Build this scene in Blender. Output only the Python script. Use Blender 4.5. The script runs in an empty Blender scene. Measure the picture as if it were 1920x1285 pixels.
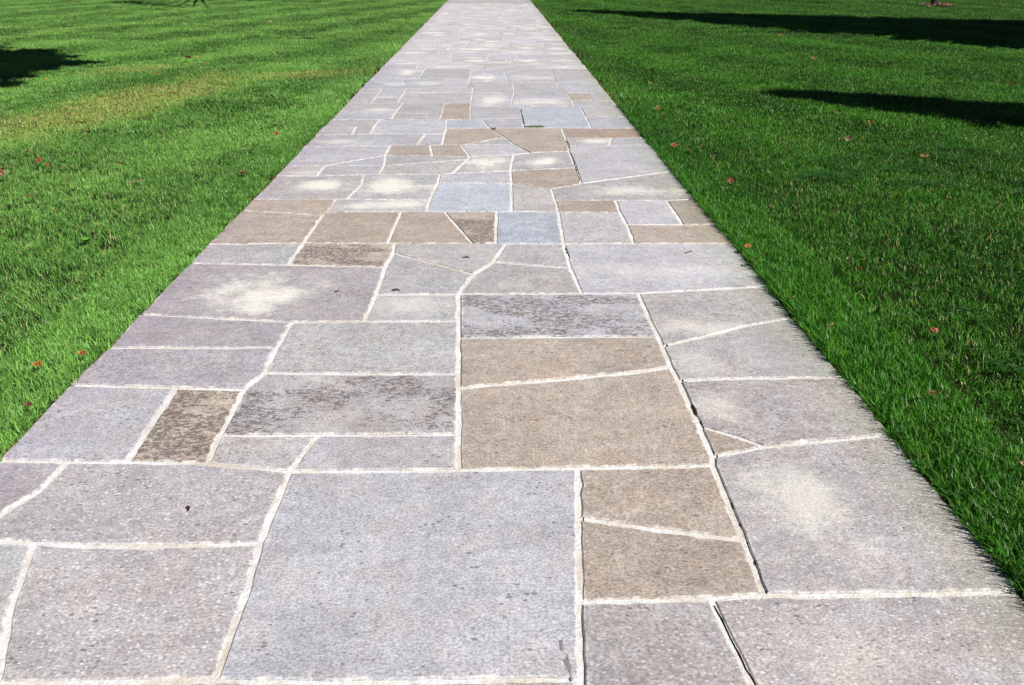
import bpy, bmesh, math, random
import numpy as np
from mathutils import Vector, Matrix, noise as mnoise

# ------------------------------------------------------------------ camera, light, exposure
sc = bpy.context.scene
C = sc.collection
cam = bpy.data.cameras.new('camera'); cam_o = bpy.data.objects.new('camera', cam); C.objects.link(cam_o)
cam.sensor_width = 36.0; cam.lens = 36.0 * 1493.0 / 1920.0
cam.clip_start = 0.05; cam.clip_end = 1500.0
cam_o.location = (0, 0, 1.5)
cam_o.rotation_euler = (math.radians(90 - 25.9788), 0, -math.radians(1.26244))
sc.camera = cam_o

SUN_EL = math.radians(44.0)
SUN_DIR = Vector((0.77 * math.cos(SUN_EL), -0.638 * math.cos(SUN_EL), math.sin(SUN_EL))).normalized()
SUN_AZ = math.atan2(SUN_DIR.x, SUN_DIR.y)              # clockwise from +Y
world = bpy.data.worlds.new('World'); sc.world = world; world.use_nodes = True
wn = world.node_tree.nodes; wl = world.node_tree.links
sky = wn.new('ShaderNodeTexSky'); sky.sky_type = 'NISHITA'; sky.sun_disc = False
sky.sun_elevation = SUN_EL; sky.sun_rotation = SUN_AZ; sky.air_density = 0.5; sky.dust_density = 0.0
bg = wn['Background']; bg.inputs['Strength'].default_value = 0.05
wl.new(sky.outputs[0], bg.inputs['Color'])
sun = bpy.data.lights.new('sun', 'SUN'); sun.energy = 5.0; sun.angle = math.radians(0.5); sun.color = (1.0, 0.98, 0.945)
sun_o = bpy.data.objects.new('sun', sun); C.objects.link(sun_o)
sun_o.rotation_euler = (-SUN_DIR).to_track_quat('-Z', 'Y').to_euler(); sun_o.location = (30, -25, 40)
sc.view_settings.view_transform = 'Standard'; sc.view_settings.look = 'None'
sc.view_settings.gamma = 1.0; sc.view_settings.use_curve_mapping = False
sc.view_settings.exposure = 0.38
sc.render.engine = 'CYCLES'
sc.cycles.max_bounces = 6

R = random.Random(7)
NP = np.random.default_rng(11)
PATH_L, PATH_R = -1.644, 1.360

# ------------------------------------------------------------------ helpers
def tag(o, label=None, cat=None, group=None, kind=None):
    if label: o['label'] = label
    if cat: o['category'] = cat
    if group: o['group'] = group
    if kind: o['kind'] = kind
    return o
def mesh_obj(name, verts, faces, mat=None, parent=None, smooth=False):
    me = bpy.data.meshes.new(name); me.from_pydata([tuple(v) for v in verts], [], faces); me.update()
    if mat: me.materials.append(mat)
    if smooth:
        for p in me.polygons: p.use_smooth = True
    o = bpy.data.objects.new(name, me); C.objects.link(o)
    if parent: o.parent = parent
    return o
class NT:
    """small node-tree writer"""
    def __init__(s, name):
        s.m = bpy.data.materials.new(name); s.m.use_nodes = True
        s.t = s.m.node_tree; s.p = s.t.nodes['Principled BSDF']; s.out = s.t.nodes['Material Output']
    def n(s, typ, **kw):
        nd = s.t.nodes.new(typ)
        for k, v in kw.items(): setattr(nd, k, v)
        return nd
    def put(s, sock, v):
        if isinstance(v, bpy.types.NodeSocket): s.t.links.new(v, sock)
        elif v is not None: sock.default_value = v
    def math(s, op, a, b=0.5, c=None, clamp=False):
        nd = s.n('ShaderNodeMath', operation=op, use_clamp=clamp); s.put(nd.inputs[0], a); s.put(nd.inputs[1], b)
        if c is not None: s.put(nd.inputs[2], c)
        return nd.outputs[0]
    def vmath(s, op, a, b=None):
        nd = s.n('ShaderNodeVectorMath', operation=op); s.put(nd.inputs[0], a)
        if b is not None: s.put(nd.inputs[1], b)
        return nd.outputs[0]
    def noise(s, vec, scale, detail=3.0, rough=0.55, dist=0.0):
        nd = s.n('ShaderNodeTexNoise'); s.put(nd.inputs['Vector'], vec); nd.inputs['Scale'].default_value = scale
        nd.inputs['Detail'].default_value = detail; nd.inputs['Roughness'].default_value = rough; nd.inputs['Distortion'].default_value = dist
        return nd.outputs['Fac']
    def vor(s, vec, scale, feature='F1'):
        nd = s.n('ShaderNodeTexVoronoi', feature=feature); s.put(nd.inputs['Vector'], vec); nd.inputs['Scale'].default_value = scale
        return nd
    def ramp(s, f, a, b, lo=0.0, hi=1.0):
        nd = s.n('ShaderNodeMapRange', interpolation_type='SMOOTHSTEP'); s.put(nd.inputs['Value'], f)
        s.put(nd.inputs['From Min'], a); s.put(nd.inputs['From Max'], b)
        nd.inputs['To Min'].default_value = lo; nd.inputs['To Max'].default_value = hi
        return nd.outputs[0]
    def mix(s, f, a, b, bt='MIX'):
        nd = s.n('ShaderNodeMix', data_type='RGBA', blend_type=bt); s.put(nd.inputs[0], f); s.put(nd.inputs[6], a); s.put(nd.inputs[7], b)
        return nd.outputs[2]
    def attr(s, name, typ='OBJECT'):
        return s.n('ShaderNodeAttribute', attribute_type=typ, attribute_name=name)
    def pos(s): return s.n('ShaderNodeNewGeometry').outputs['Position']
    def scale_vec(s, v, sx, sy, sz): return s.vmath('MULTIPLY', v, (sx, sy, sz))
    def bump(s, h, strength, dist):
        nd = s.n('ShaderNodeBump'); s.put(nd.inputs['Height'], h); nd.inputs['Strength'].default_value = strength; nd.inputs['Distance'].default_value = dist
        s.t.links.new(nd.outputs[0], s.p.inputs['Normal'])
def rgb(c): return (c[0], c[1], c[2], 1.0)

# ------------------------------------------------------------------ materials
def stone_material():
    s = NT('flagstone')
    P = s.pos(); oi = s.n('ShaderNodeObjectInfo')
    Pr = s.vmath('ADD', P, s.vmath('MULTIPLY', s.n('ShaderNodeCombineXYZ').outputs[0], (1, 1, 1)))
    off = s.n('ShaderNodeCombineXYZ'); s.put(off.inputs[2], s.math('MULTIPLY', oi.outputs['Random'], 37.0))
    Pr = s.vmath('ADD', P, off.outputs[0])
    base = oi.outputs['Color']
    big = s.noise(Pr, 4.5, 4.0, 0.6)
    mid = s.noise(Pr, 28.0, 4.0, 0.65)
    fine = s.noise(s.scale_vec(Pr, 0.75, 1.0, 1.0), 150.0, 3.0, 0.75)
    vbig = s.ramp(big, 0.25, 0.75, 0.90, 1.09); vmid = s.ramp(mid, 0.25, 0.75, 0.86, 1.13); vfine = s.ramp(fine, 0.28, 0.72, 0.60, 1.35)
    v = s.math('MULTIPLY', s.math('MULTIPLY', vbig, vmid), vfine)
    col = s.mix(1.0, base, s.n('ShaderNodeCombineColor').outputs[0], 'MIX')
    vc = s.n('ShaderNodeCombineXYZ'); s.put(vc.inputs[0], v); s.put(vc.inputs[1], v); s.put(vc.inputs[2], v)
    col = s.mix(1.0, base, vc.outputs[0], 'MULTIPLY')
    # warm / cool drift inside a stone
    hue = s.ramp(s.noise(s.vmath('ADD', Pr, (9.1, 3.3, 1.7)), 7.0, 3.0), 0.35, 0.7)
    col = s.mix(s.math('MULTIPLY', hue, 0.42), col, s.mix(1.0, col, (1.10, 0.98, 0.86, 1), 'MULTIPLY'))
    lay = s.noise(s.scale_vec(s.vmath('ADD', Pr, (2.2, 7.7, 4.1)), 0.6, 1.3, 1.0), 5.5, 7.0, 0.62, 0.8)
    col = s.mix(s.ramp(lay, 0.50, 0.535, 0.0, 0.45), col, s.mix(1.0, col, (0.84, 0.83, 0.84, 1), 'MULTIPLY'))
    vein = s.math('ABSOLUTE', s.math('SUBTRACT', s.noise(s.vmath('ADD', Pr, (5.2, 1.7, 9.1)), 3.2, 6.0, 0.6, 1.2), 0.5))
    col = s.mix(s.ramp(vein, 0.0, 0.008, 0.35, 0.0), col, (0.62, 0.60, 0.58, 1))
    # dark lichen mottling (amount per stone)
    mot = s.attr('mottle').outputs['Fac']
    Ps = s.scale_vec(Pr, 0.55, 1.0, 1.0)
    mcl = s.noise(Ps, 5.0, 3.0, 0.6)
    mfi = s.noise(s.scale_vec(Pr, 0.5, 1.0, 1.0), 95.0, 4.0, 0.78)
    thr = s.math('SUBTRACT', 0.74, s.math('MULTIPLY', mot, s.ramp(mcl, 0.34, 0.54, 0.06, 0.36)))
    mm = s.ramp(mfi, thr, s.math('ADD', thr, 0.10))
    mm = s.math('MULTIPLY', mm, s.math('MULTIPLY', s.ramp(mot, 0.10, 0.4), 0.78))
    col = s.mix(mm, col, (0.105, 0.074, 0.068, 1))
    # white mineral flecks, black pits
    fl = s.vor(s.scale_vec(Pr, 0.7, 1.1, 1.0), 105.0); frand = s.n('ShaderNodeSeparateColor'); s.put(frand.inputs[0], fl.outputs['Color'])
    fsz = s.math('MULTIPLY', s.ramp(frand.outputs[0], 0.55, 1.0), 0.44)
    fmask = s.math('MULTIPLY', s.math('LESS_THAN', s.math('ADD', fl.outputs['Distance'], s.math('MULTIPLY', s.math('SUBTRACT', s.noise(Pr, 330.0, 2.0, 0.6), 0.5), 0.5)), fsz), s.attr('fleck').outputs['Fac'])
    col = s.mix(s.math('MULTIPLY', fmask, 0.62), col, s.mix(1.0, base, (1.75, 1.75, 1.75, 1), 'MULTIPLY'))
    pit = s.vor(s.scale_vec(Pr, 0.8, 1.4, 1.0), 62.0); prand = s.n('ShaderNodeSeparateColor'); s.put(prand.inputs[0], pit.outputs['Color'])
    pcl = s.ramp(s.noise(s.vmath('ADD', Pr, (3.7, 1.1, 5.5)), 6.0, 3.0, 0.6), 0.40, 0.66)
    psz = s.math('MULTIPLY', s.math('MULTIPLY', s.ramp(prand.outputs[1], 0.55, 1.0), s.math('ADD', 0.35, s.math('MULTIPLY', pcl, 0.65))), 0.52)
    pmask = s.math('LESS_THAN', s.math('ADD', pit.outputs['Distance'], s.math('MULTIPLY', fine, 0.15)), psz)
    col = s.mix(s.math('MULTIPLY', pmask, 0.66), col, (0.12, 0.095, 0.085, 1))
    # light scratches and veils of lime
    veil = s.noise(s.scale_vec(Pr, 0.5, 1.6, 1.0), 10.0, 6.0, 0.72, 0.6)
    col = s.mix(s.ramp(veil, 0.60, 0.80, 0.0, 0.22), col, (0.56, 0.545, 0.535, 1))
    # cream efflorescence spot (centre, size, strength per stone)
    st = s.attr('stain').outputs['Vector']; sz = s.attr('stain_size').outputs['Vector']
    a = s.n('ShaderNodeSeparateXYZ'); s.put(a.inputs[0], st); b = s.n('ShaderNodeSeparateXYZ'); s.put(b.inputs[0], sz)
    p = s.n('ShaderNodeSeparateXYZ'); s.put(p.inputs[0], P)
    dx = s.math('DIVIDE', s.math('SUBTRACT', p.outputs[0], a.outputs[0]), s.math('MAXIMUM', b.outputs[0], 0.001))
    dy = s.math('DIVIDE', s.math('SUBTRACT', p.outputs[1], a.outputs[1]), s.math('MAXIMUM', b.outputs[1], 0.001))
    r = s.math('SQRT', s.math('ADD', s.math('MULTIPLY', dx, dx), s.math('MULTIPLY', dy, dy)))
    wob = s.math('ADD', s.math('ADD', s.math('MULTIPLY', s.math('SUBTRACT', s.noise(P, 4.2, 2.0, 0.5), 0.5), 2.4), s.math('MULTIPLY', s.math('SUBTRACT', s.noise(P, 17.0, 6.0, 0.75), 0.5), 1.6)), s.math('MULTIPLY', s.math('SUBTRACT', s.noise(s.scale_vec(P, 0.45, 1.0, 1.0), 60.0, 4.0, 0.75), 0.5), 1.6))
    sm = s.math('MULTIPLY', s.ramp(s.math('ADD', r, wob), 0.15, 1.35, 1.0, 0.0), a.outputs[2])
    col = s.mix(s.math('MULTIPLY', sm, 0.95), col, s.mix(s.ramp(fine, 0.3, 0.7), (0.66, 0.61, 0.52, 1), (0.86, 0.83, 0.75, 1)))
    # algae on the damp right edge, purplish tint towards the left edge
    al = s.math('ADD', s.math('SUBTRACT', p.outputs[0], 1.36), s.math('MULTIPLY', s.noise(P, 5.0, 4.0, 0.7), 0.22))
    col = s.mix(s.ramp(al, -0.16, 0.08, 0.0, 0.55), col, s.mix(1.0, col, (0.80, 0.86, 0.68, 1), 'MULTIPLY'))
    pl = s.math('SUBTRACT', s.math('MULTIPLY', s.noise(P, 4.0, 4.0, 0.7), 0.26), s.math('ADD', p.outputs[0], 1.644))
    col = s.mix(s.ramp(pl, -0.12, 0.12, 0.0, 0.38), col, s.mix(1.0, col, (0.92, 0.80, 0.93, 1), 'MULTIPLY'))
    # mortar haze smeared over the stone edge
    ed = s.attr('edge', 'GEOMETRY').outputs['Fac']
    en = s.noise(P, 16.0, 5.0, 0.7)
    em = s.ramp(s.math('ADD', ed, s.math('MULTIPLY', s.math('SUBTRACT', en, 0.5), 2.4)), 0.85, 1.45, 0.0, 0.85)
    col = s.mix(em, col, (0.72, 0.685, 0.62, 1))
    s.put(s.p.inputs['Base Color'], col)
    s.put(s.p.inputs['Roughness'], s.ramp(mid, 0.2, 0.8, 0.62, 0.85)); s.p.inputs['Specular IOR Level'].default_value = 0.35
    h = s.math('ADD', s.math('MULTIPLY', mid, 0.5), s.math('MULTIPLY', fine, 0.5)); h = s.math('SUBTRACT', h, s.math('MULTIPLY', pmask, 0.6)); h = s.math('ADD', h, s.math('ADD', s.math('MULTIPLY', lay, 1.6), s.ramp(lay, 0.50, 0.53, 0.0, -0.25)))
    s.bump(h, 0.5, 0.005)
    return s.m
def mortar_material():
    s = NT('mortar'); P = s.pos()
    n1 = s.noise(P, 6.0, 4.0, 0.6); n2 = s.noise(P, 120.0, 4.0, 0.7); n3 = s.noise(P, 28.0, 4.0, 0.65)
    col = s.mix(s.ramp(n1, 0.45, 0.70), (0.735, 0.725, 0.71, 1), (0.66, 0.595, 0.49, 1))
    col = s.mix(s.ramp(n2, 0.30, 0.62, 0.40, 0.0), col, (0.34, 0.30, 0.26, 1))
    col = s.mix(s.ramp(s.noise(P, 1.7, 3.0, 0.6), 0.50, 0.66, 0.0, 0.6), col, (0.50, 0.42, 0.32, 1))
    col = s.mix(s.ramp(n3, 0.60, 0.72, 0.0, 0.60), col, (0.32, 0.26, 0.21, 1))
    s.put(s.p.inputs['Base Color'], col); s.p.inputs['Roughness'].default_value = 0.9; s.p.inputs['Specular IOR Level'].default_value = 0.2
    s.bump(s.math('ADD', n2, s.math('MULTIPLY', n3, 1.5)), 0.6, 0.006)
    return s.m
def soil_material(name, c1, c2, scale=30.0):
    s = NT(name); P = s.pos(); n1 = s.noise(P, scale, 5.0, 0.7); n2 = s.noise(P, scale * 8, 3.0, 0.7)
    s.put(s.p.inputs['Base Color'], s.mix(s.math('ADD', s.math('MULTIPLY', n1, 0.6), s.math('MULTIPLY', n2, 0.4)), rgb(c1), rgb(c2)))
    s.p.inputs['Roughness'].default_value = 0.95; s.p.inputs['Specular IOR Level'].default_value = 0.1
    s.bump(s.math('ADD', n1, n2), 0.8, 0.01)
    return s.m
def foliage_bsdf(s, col, trans, transl_col=None, rough=0.45, spec=0.4):
    s.put(s.p.inputs['Base Color'], col); s.p.inputs['Roughness'].default_value = rough; s.p.inputs['Specular IOR Level'].default_value = spec
    tr = s.n('ShaderNodeBsdfTranslucent'); s.put(tr.inputs['Color'], transl_col if transl_col is not None else col)
    mx = s.n('ShaderNodeMixShader'); mx.inputs[0].default_value = trans
    s.t.links.new(s.p.outputs[0], mx.inputs[1]); s.t.links.new(tr.outputs[0], mx.inputs[2]); s.t.links.new(mx.outputs[0], s.out.inputs['Surface'])
def lawn_tone(s, P):
    """mow stripes, worn yellow ground: shared by blades and the turf below"""
    sp = s.n('ShaderNodeSeparateXYZ'); s.put(sp.inputs[0], P)
    x, y = sp.outputs[0], sp.outputs[1]
    along = s.math('ADD', s.math('MULTIPLY', s.math('ABSOLUTE', x), 0.94), s.math('MULTIPLY', y, 0.31))
    wob = s.math('MULTIPLY', s.math('SUBTRACT', s.noise(P, 0.35, 3.0), 0.5), 1.4)
    stripe = s.math('SINE', s.math('MULTIPLY', s.math('ADD', along, wob), 3.1))  # sheen of leaning blades put into the tone as light and dark bands
    stripe = s.ramp(stripe, -0.7, 0.9)
    patch = s.ramp(s.noise(P, 0.9, 4.0, 0.6), 0.36, 0.66)
    near = s.ramp(y, 3.5, 10.0, 0.45, 1.0)
    tone = s.math('ADD', s.math('MULTIPLY', s.math('SUBTRACT', s.math('ADD', s.math('MULTIPLY', stripe, 0.42), s.math('MULTIPLY', patch, 0.58)), 0.5), near), 0.52)
    def ell(cx, cy, ax, ay, rot):
        ddx = s.math('SUBTRACT', x, cx); ddy = s.math('SUBTRACT', y, cy); c, n = math.cos(rot), math.sin(rot)
        u = s.math('DIVIDE', s.math('ADD', s.math('MULTIPLY', ddx, c), s.math('MULTIPLY', ddy, n)), ax)
        v = s.math('DIVIDE', s.math('SUBTRACT', s.math('MULTIPLY', ddy, c), s.math('MULTIPLY', ddx, n)), ay)
        return s.math('SQRT', s.math('ADD', s.math('MULTIPLY', u, u), s.math('MULTIPLY', v, v)))
    wb = s.math('MULTIPLY', s.math('SUBTRACT', s.noise(P, 1.6, 5.0, 0.65), 0.5), 1.7)
    dry = s.ramp(s.math('ADD', ell(-4.15, 9.3, 2.7, 0.75, math.radians(78)), wb), 0.35, 1.25, 1.0, 0.0)
    dry2 = s.ramp(s.math('ADD', ell(-2.55, 11.7, 1.0, 0.5, math.radians(30)), wb), 0.35, 1.2, 0.8, 0.0)
    dry3 = s.ramp(s.math('ADD', ell(-5.2, 12.3, 0.9, 0.5, math.radians(40)), wb), 0.3, 1.1, 0.7, 0.0)
    dry = s.math('MAXIMUM', s.math('MAXIMUM', dry, dry2), dry3)
    return tone, dry, x
def grass_material():
    s = NT('grass'); P = s.pos()
    tone, dry, x = lawn_tone(s, P)
    bt = s.attr('tone', 'GEOMETRY').outputs['Fac']; bh = s.attr('height', 'GEOMETRY').outputs['Fac']
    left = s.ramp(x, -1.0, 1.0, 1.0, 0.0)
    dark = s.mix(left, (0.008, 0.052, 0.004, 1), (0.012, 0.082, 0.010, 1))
    lite = s.mix(left, (0.092, 0.290, 0.025, 1), (0.250, 0.500, 0.098, 1))  # left lawn's front-lit brightness is put into the blade colour
    clump = s.ramp(s.noise(P, 14.0, 2.0, 0.6), 0.35, 0.65)
    f = s.math('SUBTRACT', s.math('ADD', s.math('ADD', s.math('MULTIPLY', tone, 0.62), s.math('MULTIPLY', s.math('POWER', bt, 1.6), 0.80)), s.math('MULTIPLY', clump, 0.30)), 0.24, clamp=True)
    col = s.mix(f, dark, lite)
    straw = s.math('GREATER_THAN', bt, s.math('SUBTRACT', 0.955, s.math('MULTIPLY', dry, 0.26)))
    col = s.mix(s.math('MULTIPLY', dry, s.ramp(s.noise(P, 7.0, 4.0, 0.7), 0.35, 0.62, 0.18, 0.75)), col, (0.38, 0.46, 0.085, 1))
    col = s.mix(s.math('MULTIPLY', straw, 0.85), col, (0.46, 0.38, 0.17, 1))
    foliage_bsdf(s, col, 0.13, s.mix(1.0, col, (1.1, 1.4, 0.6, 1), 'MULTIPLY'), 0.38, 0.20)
    return s.m
def turf_material():
    s = NT('turf'); P = s.pos(); tone, dry, x = lawn_tone(s, P)
    n = s.noise(P, 60.0, 5.0, 0.7); far = s.ramp(s.vmath('LENGTH', P), 30.0, 46.0) if False else None
    col = s.mix(n, (0.010, 0.014, 0.005, 1), (0.030, 0.026, 0.012, 1))
    col = s.mix(s.math('MULTIPLY', dry, 0.5), col, (0.12, 0.09, 0.04, 1))
    ln = s.n('ShaderNodeVectorMath', operation='LENGTH'); s.put(ln.inputs[0], P)
    far = s.ramp(ln.outputs['Value'], 34.0, 46.0)
    col = s.mix(far, col, s.mix(tone, (0.022, 0.070, 0.010, 1), (0.045, 0.125, 0.018, 1)))
    s.put(s.p.inputs['Base Color'], col); s.p.inputs['Roughness'].default_value = 0.95; s.p.inputs['Specular IOR Level'].default_value = 0.1
    s.bump(n, 0.8, 0.02)
    return s.m
def leaf_material(name, c, c2, trans=0.25):
    s = NT(name); P = s.pos(); n = s.noise(P, 90.0, 4.0, 0.65)
    foliage_bsdf(s, s.mix(s.ramp(n, 0.35, 0.68), rgb(c), rgb(c2)), trans, None, 0.55, 0.3)
    return s.m
def bark_material(name, c1, c2):
    s = NT(name); P = s.scale_vec(s.pos(), 1, 1, 0.25); n = s.noise(P, 22.0, 5.0, 0.7)
    s.put(s.p.inputs['Base Color'], s.mix(n, rgb(c1), rgb(c2))); s.p.inputs['Roughness'].default_value = 0.9
    s.bump(n, 1.0, 0.03)
    return s.m
M_STONE = stone_material(); M_MORTAR = mortar_material(); M_GRASS = grass_material(); M_TURF = turf_material()
M_CRACK_SHADE = soil_material('dark_joint_shade', (0.020, 0.015, 0.012), (0.065, 0.048, 0.035), 60.0)  # near-black colour standing in for shade in joints and cracks
M_EDGE = soil_material('edge_soil', (0.20, 0.12, 0.08), (0.40, 0.27, 0.19), 45.0)
M_MULCH = soil_material('mulch', (0.12, 0.06, 0.04), (0.34, 0.20, 0.14), 25.0)
M_MOSS = leaf_material('moss', (0.16, 0.15, 0.012), (0.07, 0.09, 0.01), 0.1)
M_BARK = bark_material('bark', (0.035, 0.026, 0.020), (0.10, 0.075, 0.055))
M_CLOVER = leaf_material('clover', (0.020, 0.085, 0.012), (0.040, 0.13, 0.02), 0.3)
M_WEED = leaf_material('weed', (0.14, 0.32, 0.03), (0.10, 0.26, 0.03), 0.3)
M_TWIG = bark_material('twig_bark', (0.12, 0.08, 0.055), (0.34, 0.27, 0.20))
M_WHITE = soil_material('white_droppings', (0.75, 0.74, 0.70), (0.86, 0.85, 0.82), 80.0)
LEAFM = {k: leaf_material('leaf_' + k, a, b) for k, (a, b) in dict(
    red=((0.34, 0.085, 0.03), (0.40, 0.17, 0.08)), pink=((0.50, 0.27, 0.18), (0.42, 0.20, 0.12)), tan=((0.48, 0.25, 0.09), (0.34, 0.15, 0.06)),
    rust=((0.17, 0.065, 0.03), (0.26, 0.11, 0.055)), darkred=((0.14, 0.022, 0.016), (0.24, 0.045, 0.025)), cream=((0.66, 0.54, 0.36), (0.52, 0.38, 0.24)),
    orange=((0.52, 0.19, 0.045), (0.44, 0.13, 0.035)), yellow=((0.55, 0.34, 0.06), (0.46, 0.25, 0.05)), brown=((0.28, 0.115, 0.04), (0.38, 0.17, 0.06)),
    dark=((0.05, 0.028, 0.018), (0.12, 0.07, 0.04))).items()}
M_NEEDLE = leaf_material('needles', (0.020, 0.050, 0.018), (0.040, 0.085, 0.026), 0.08)
M_FOLIAGE = leaf_material('tree_leaves', (0.040, 0.090, 0.016), (0.085, 0.12, 0.022), 0.25)

# ------------------------------------------------------------------ setting: lawn ground and path bed
def ground():
    xs = [-400, -120, -40, -26, -16, -10, -6, -3.5, -1.69, 1.41, 3.5, 6, 10, 16, 26, 40, 120, 400]
    ys = [-400, -120, -40, -10, -4, 0, 2, 4, 6, 9, 13, 18, 24, 32, 42, 60, 120, 400]
    v = [(x, y, -0.022 if -2 < x < 2 else -0.018) for y in ys for x in xs]; w = len(xs)
    f = [(j*w+i, j*w+i+1, (j+1)*w+i+1, (j+1)*w+i) for j in range(len(ys)-1) for i in range(w-1)]
    return tag(mesh_obj('lawn', v, f, M_TURF), 'level mown lawn soil stretching away on both sides of the stone path', 'lawn', None, 'structure')
lawn = ground()
def bed():
    # mortar bed under the flagstones; its top lies a few millimetres below the stones
    rr = random.Random(3)
    ys = [-4.0] + [i * 0.25 - 3.75 for i in range(0, 275)] ; n = len(ys)
    v = []
    for y in ys:
        a = PATH_L + 0.006 + rr.uniform(-.004, .004); b = PATH_R - 0.006 + rr.uniform(-.004, .004)
        v += [(a, y, -0.08), (a, y, -0.0035), (b, y, -0.0035), (b, y, -0.08)]
    f = []
    for j in range(n-1):
        for k in range(3): f.append((j*4+k, (j+1)*4+k, (j+1)*4+k+1, j*4+k+1)[::-1])
    f += [(0, 1, 2, 3)[::-1], tuple((n-1)*4 + k for k in range(4))]
    return tag(mesh_obj('path', v, f, M_MORTAR), 'straight flagstone path with pale mortar joints running away between two lawns', 'path', None, 'structure')
path = bed()

# ------------------------------------------------------------------ flagstones
TINT = dict(g=(.440, .422, .426), v=(.408, .380, .402), p=(.425, .392, .396), l=(.455, .446, .476), b=(.440, .468, .525), t=(.415, .356, .308),
            d=(.47, .405, .345), m=(.45, .42, .42), k=(.46, .446, .466), o=(.37, .285, .235))
STONE_LABEL = dict(t='tan brown flagstone', d='flagstone speckled with dark brown lichen', b='pale blue flagstone', m='grey flagstone mottled with dark brown blotches',
                   k='grey flagstone with black streaks', o='reddish brown flagstone strip')
FLECK = dict(p=1.0, g=.55, v=.55, l=.35, t=.60, d=.3, m=.4, k=.25, b=.1, o=.3)
MOT = dict(d=.86, m=.80, k=.80, o=.40)
def inset(poly, dist):
    n = len(poly); out = []
    for i in range(n):
        p, a, b = Vector(poly[i]), Vector(poly[i-1]), Vector(poly[(i+1) % n])
        e1 = (p - a); e2 = (b - p)
        if e1.length < 1e-6 or e2.length < 1e-6: out.append(p); continue
        e1.normalize(); e2.normalize()
        n1 = Vector((-e1.y, e1.x)); n2 = Vector((-e2.y, e2.x))
        m = n1 + n2
        if m.length < 1e-3: out.append(p + n1 * dist); continue
        m.normalize(); k = dist / max(m.dot(n1), 0.45)
        out.append(p + m * k)
    return out
def area(p): return 0.5 * sum(p[i-1][0]*p[i][1] - p[i][0]*p[i-1][1] for i in range(len(p)))
def stone_geometry(poly, seed, wob=0.004, step=0.07):
    rr = random.Random(seed)
    if area(poly) < 0: poly = poly[::-1]
    q = []
    # joint half width; the outer path edge keeps its line
    yy = sum(p[1] for p in poly) / len(poly)
    ins = inset(poly, rr.uniform(0.0075, 0.0108) if yy < 5 else (rr.uniform(0.006, 0.010) if yy < 8.5 else rr.uniform(0.002, 0.0065)))
    for p, o in zip(ins, poly):
        if abs(o[0] - PATH_L) < 0.03: p = Vector((PATH_L + rr.uniform(-.012, .014), p.y))
        elif abs(o[0] - PATH_R) < 0.03: p = Vector((PATH_R + rr.uniform(-.014, .012), p.y))
        q.append(p)
    pts = []
    for i in range(len(q)):
        a, b = q[i], q[(i+1) % len(q)]; m = max(1, int((b - a).length / step)); d = (b - a); nrm = Vector((-d.y, d.x)).normalized() if d.length > 1e-6 else Vector((0, 0))
        for k in range(m):
            t = k / m; w = 0 if k == 0 else rr.gauss(0, wob * 0.55)
            if k and rr.random() < 0.06: w += wob * rr.uniform(.5, 2.2)
            pts.append(a + d * t + nrm * w)
    cx = sum(p.x for p in pts) / len(pts); cy = sum(p.y for p in pts) / len(pts); c = Vector((cx, cy))
    top = rr.uniform(0.0005, 0.0035); tilt = (rr.uniform(-.002, .002), rr.uniform(-.002, .002))
    z = lambda p: top + (p.x - cx) * tilt[0] + (p.y - cy) * tilt[1]
    V, F, E = [], [], []; n = len(pts)
    def ring(fn):
        b = len(V)
        for p in pts:
            w, zz, e = fn(p); V.append((w.x - cx, w.y - cy, zz)); E.append(e)
        return b
    r0 = ring(lambda p: (p, -0.05, 1.0))
    r1 = ring(lambda p: (p, z(p) - 0.0035, 1.0))
    def tow(p, d): v = c - p; L = v.length; return p + v * (min(d, L * 0.45) / max(L, 1e-6))
    r2 = ring(lambda p: (tow(p, 0.0045), z(p), 1.0))
    r3 = ring(lambda p: (tow(p, 0.04), z(p), 0.0))
    for a, b in ((r0, r1), (r1, r2), (r2, r3)):
        for i in range(n):
            j = (i + 1) % n; F.append((a + i, a + j, b + j, b + i))
    V.append((0, 0, top)); E.append(0.0); ce = len(V) - 1
    for i in range(n): F.append((r3 + i, r3 + (i + 1) % n, ce))
    return V, F, E, c
def add_stone(kind, poly, stain, idx, name='flagstone'):
    V, F, E, c = stone_geometry(poly, idx * 13 + 5, 0.0022, 0.035 if c_y(poly) < 3 else (0.06 if c_y(poly) < 6 else 0.15))
    o = mesh_obj(name, V, F, M_STONE, path)
    at = o.data.attributes.new('edge', 'FLOAT', 'POINT'); at.data.foreach_set('value', E)
    o.location = (c.x, c.y, 0)
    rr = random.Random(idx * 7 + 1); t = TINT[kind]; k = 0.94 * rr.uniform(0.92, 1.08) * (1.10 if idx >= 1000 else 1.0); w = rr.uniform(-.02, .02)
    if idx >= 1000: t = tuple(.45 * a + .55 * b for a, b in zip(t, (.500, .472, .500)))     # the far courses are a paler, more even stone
    o.color = (t[0] * k * (1 + w), t[1] * k, t[2] * k * (1 - w), 1)
    o['mottle'] = MOT.get(kind, 0.12 * rr.random()); o['fleck'] = FLECK[kind] * rr.uniform(.8, 1.1)
    if stain and 5 < stain[1] < 12.2: stain = (stain[0], stain[1], stain[2] * 1.3, stain[3] * 1.25, stain[4])
    if stain: o['stain'] = [stain[0], stain[1], stain[4]]; o['stain_size'] = [stain[2], stain[3], 0.0]
    if kind in STONE_LABEL: o['label'] = STONE_LABEL[kind]
    elif stain and stain[4] > 0.7: o['label'] = 'grey flagstone with a cream stain'
    return o
def c_y(p): return sum(a[1] for a in p) / len(p)
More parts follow.
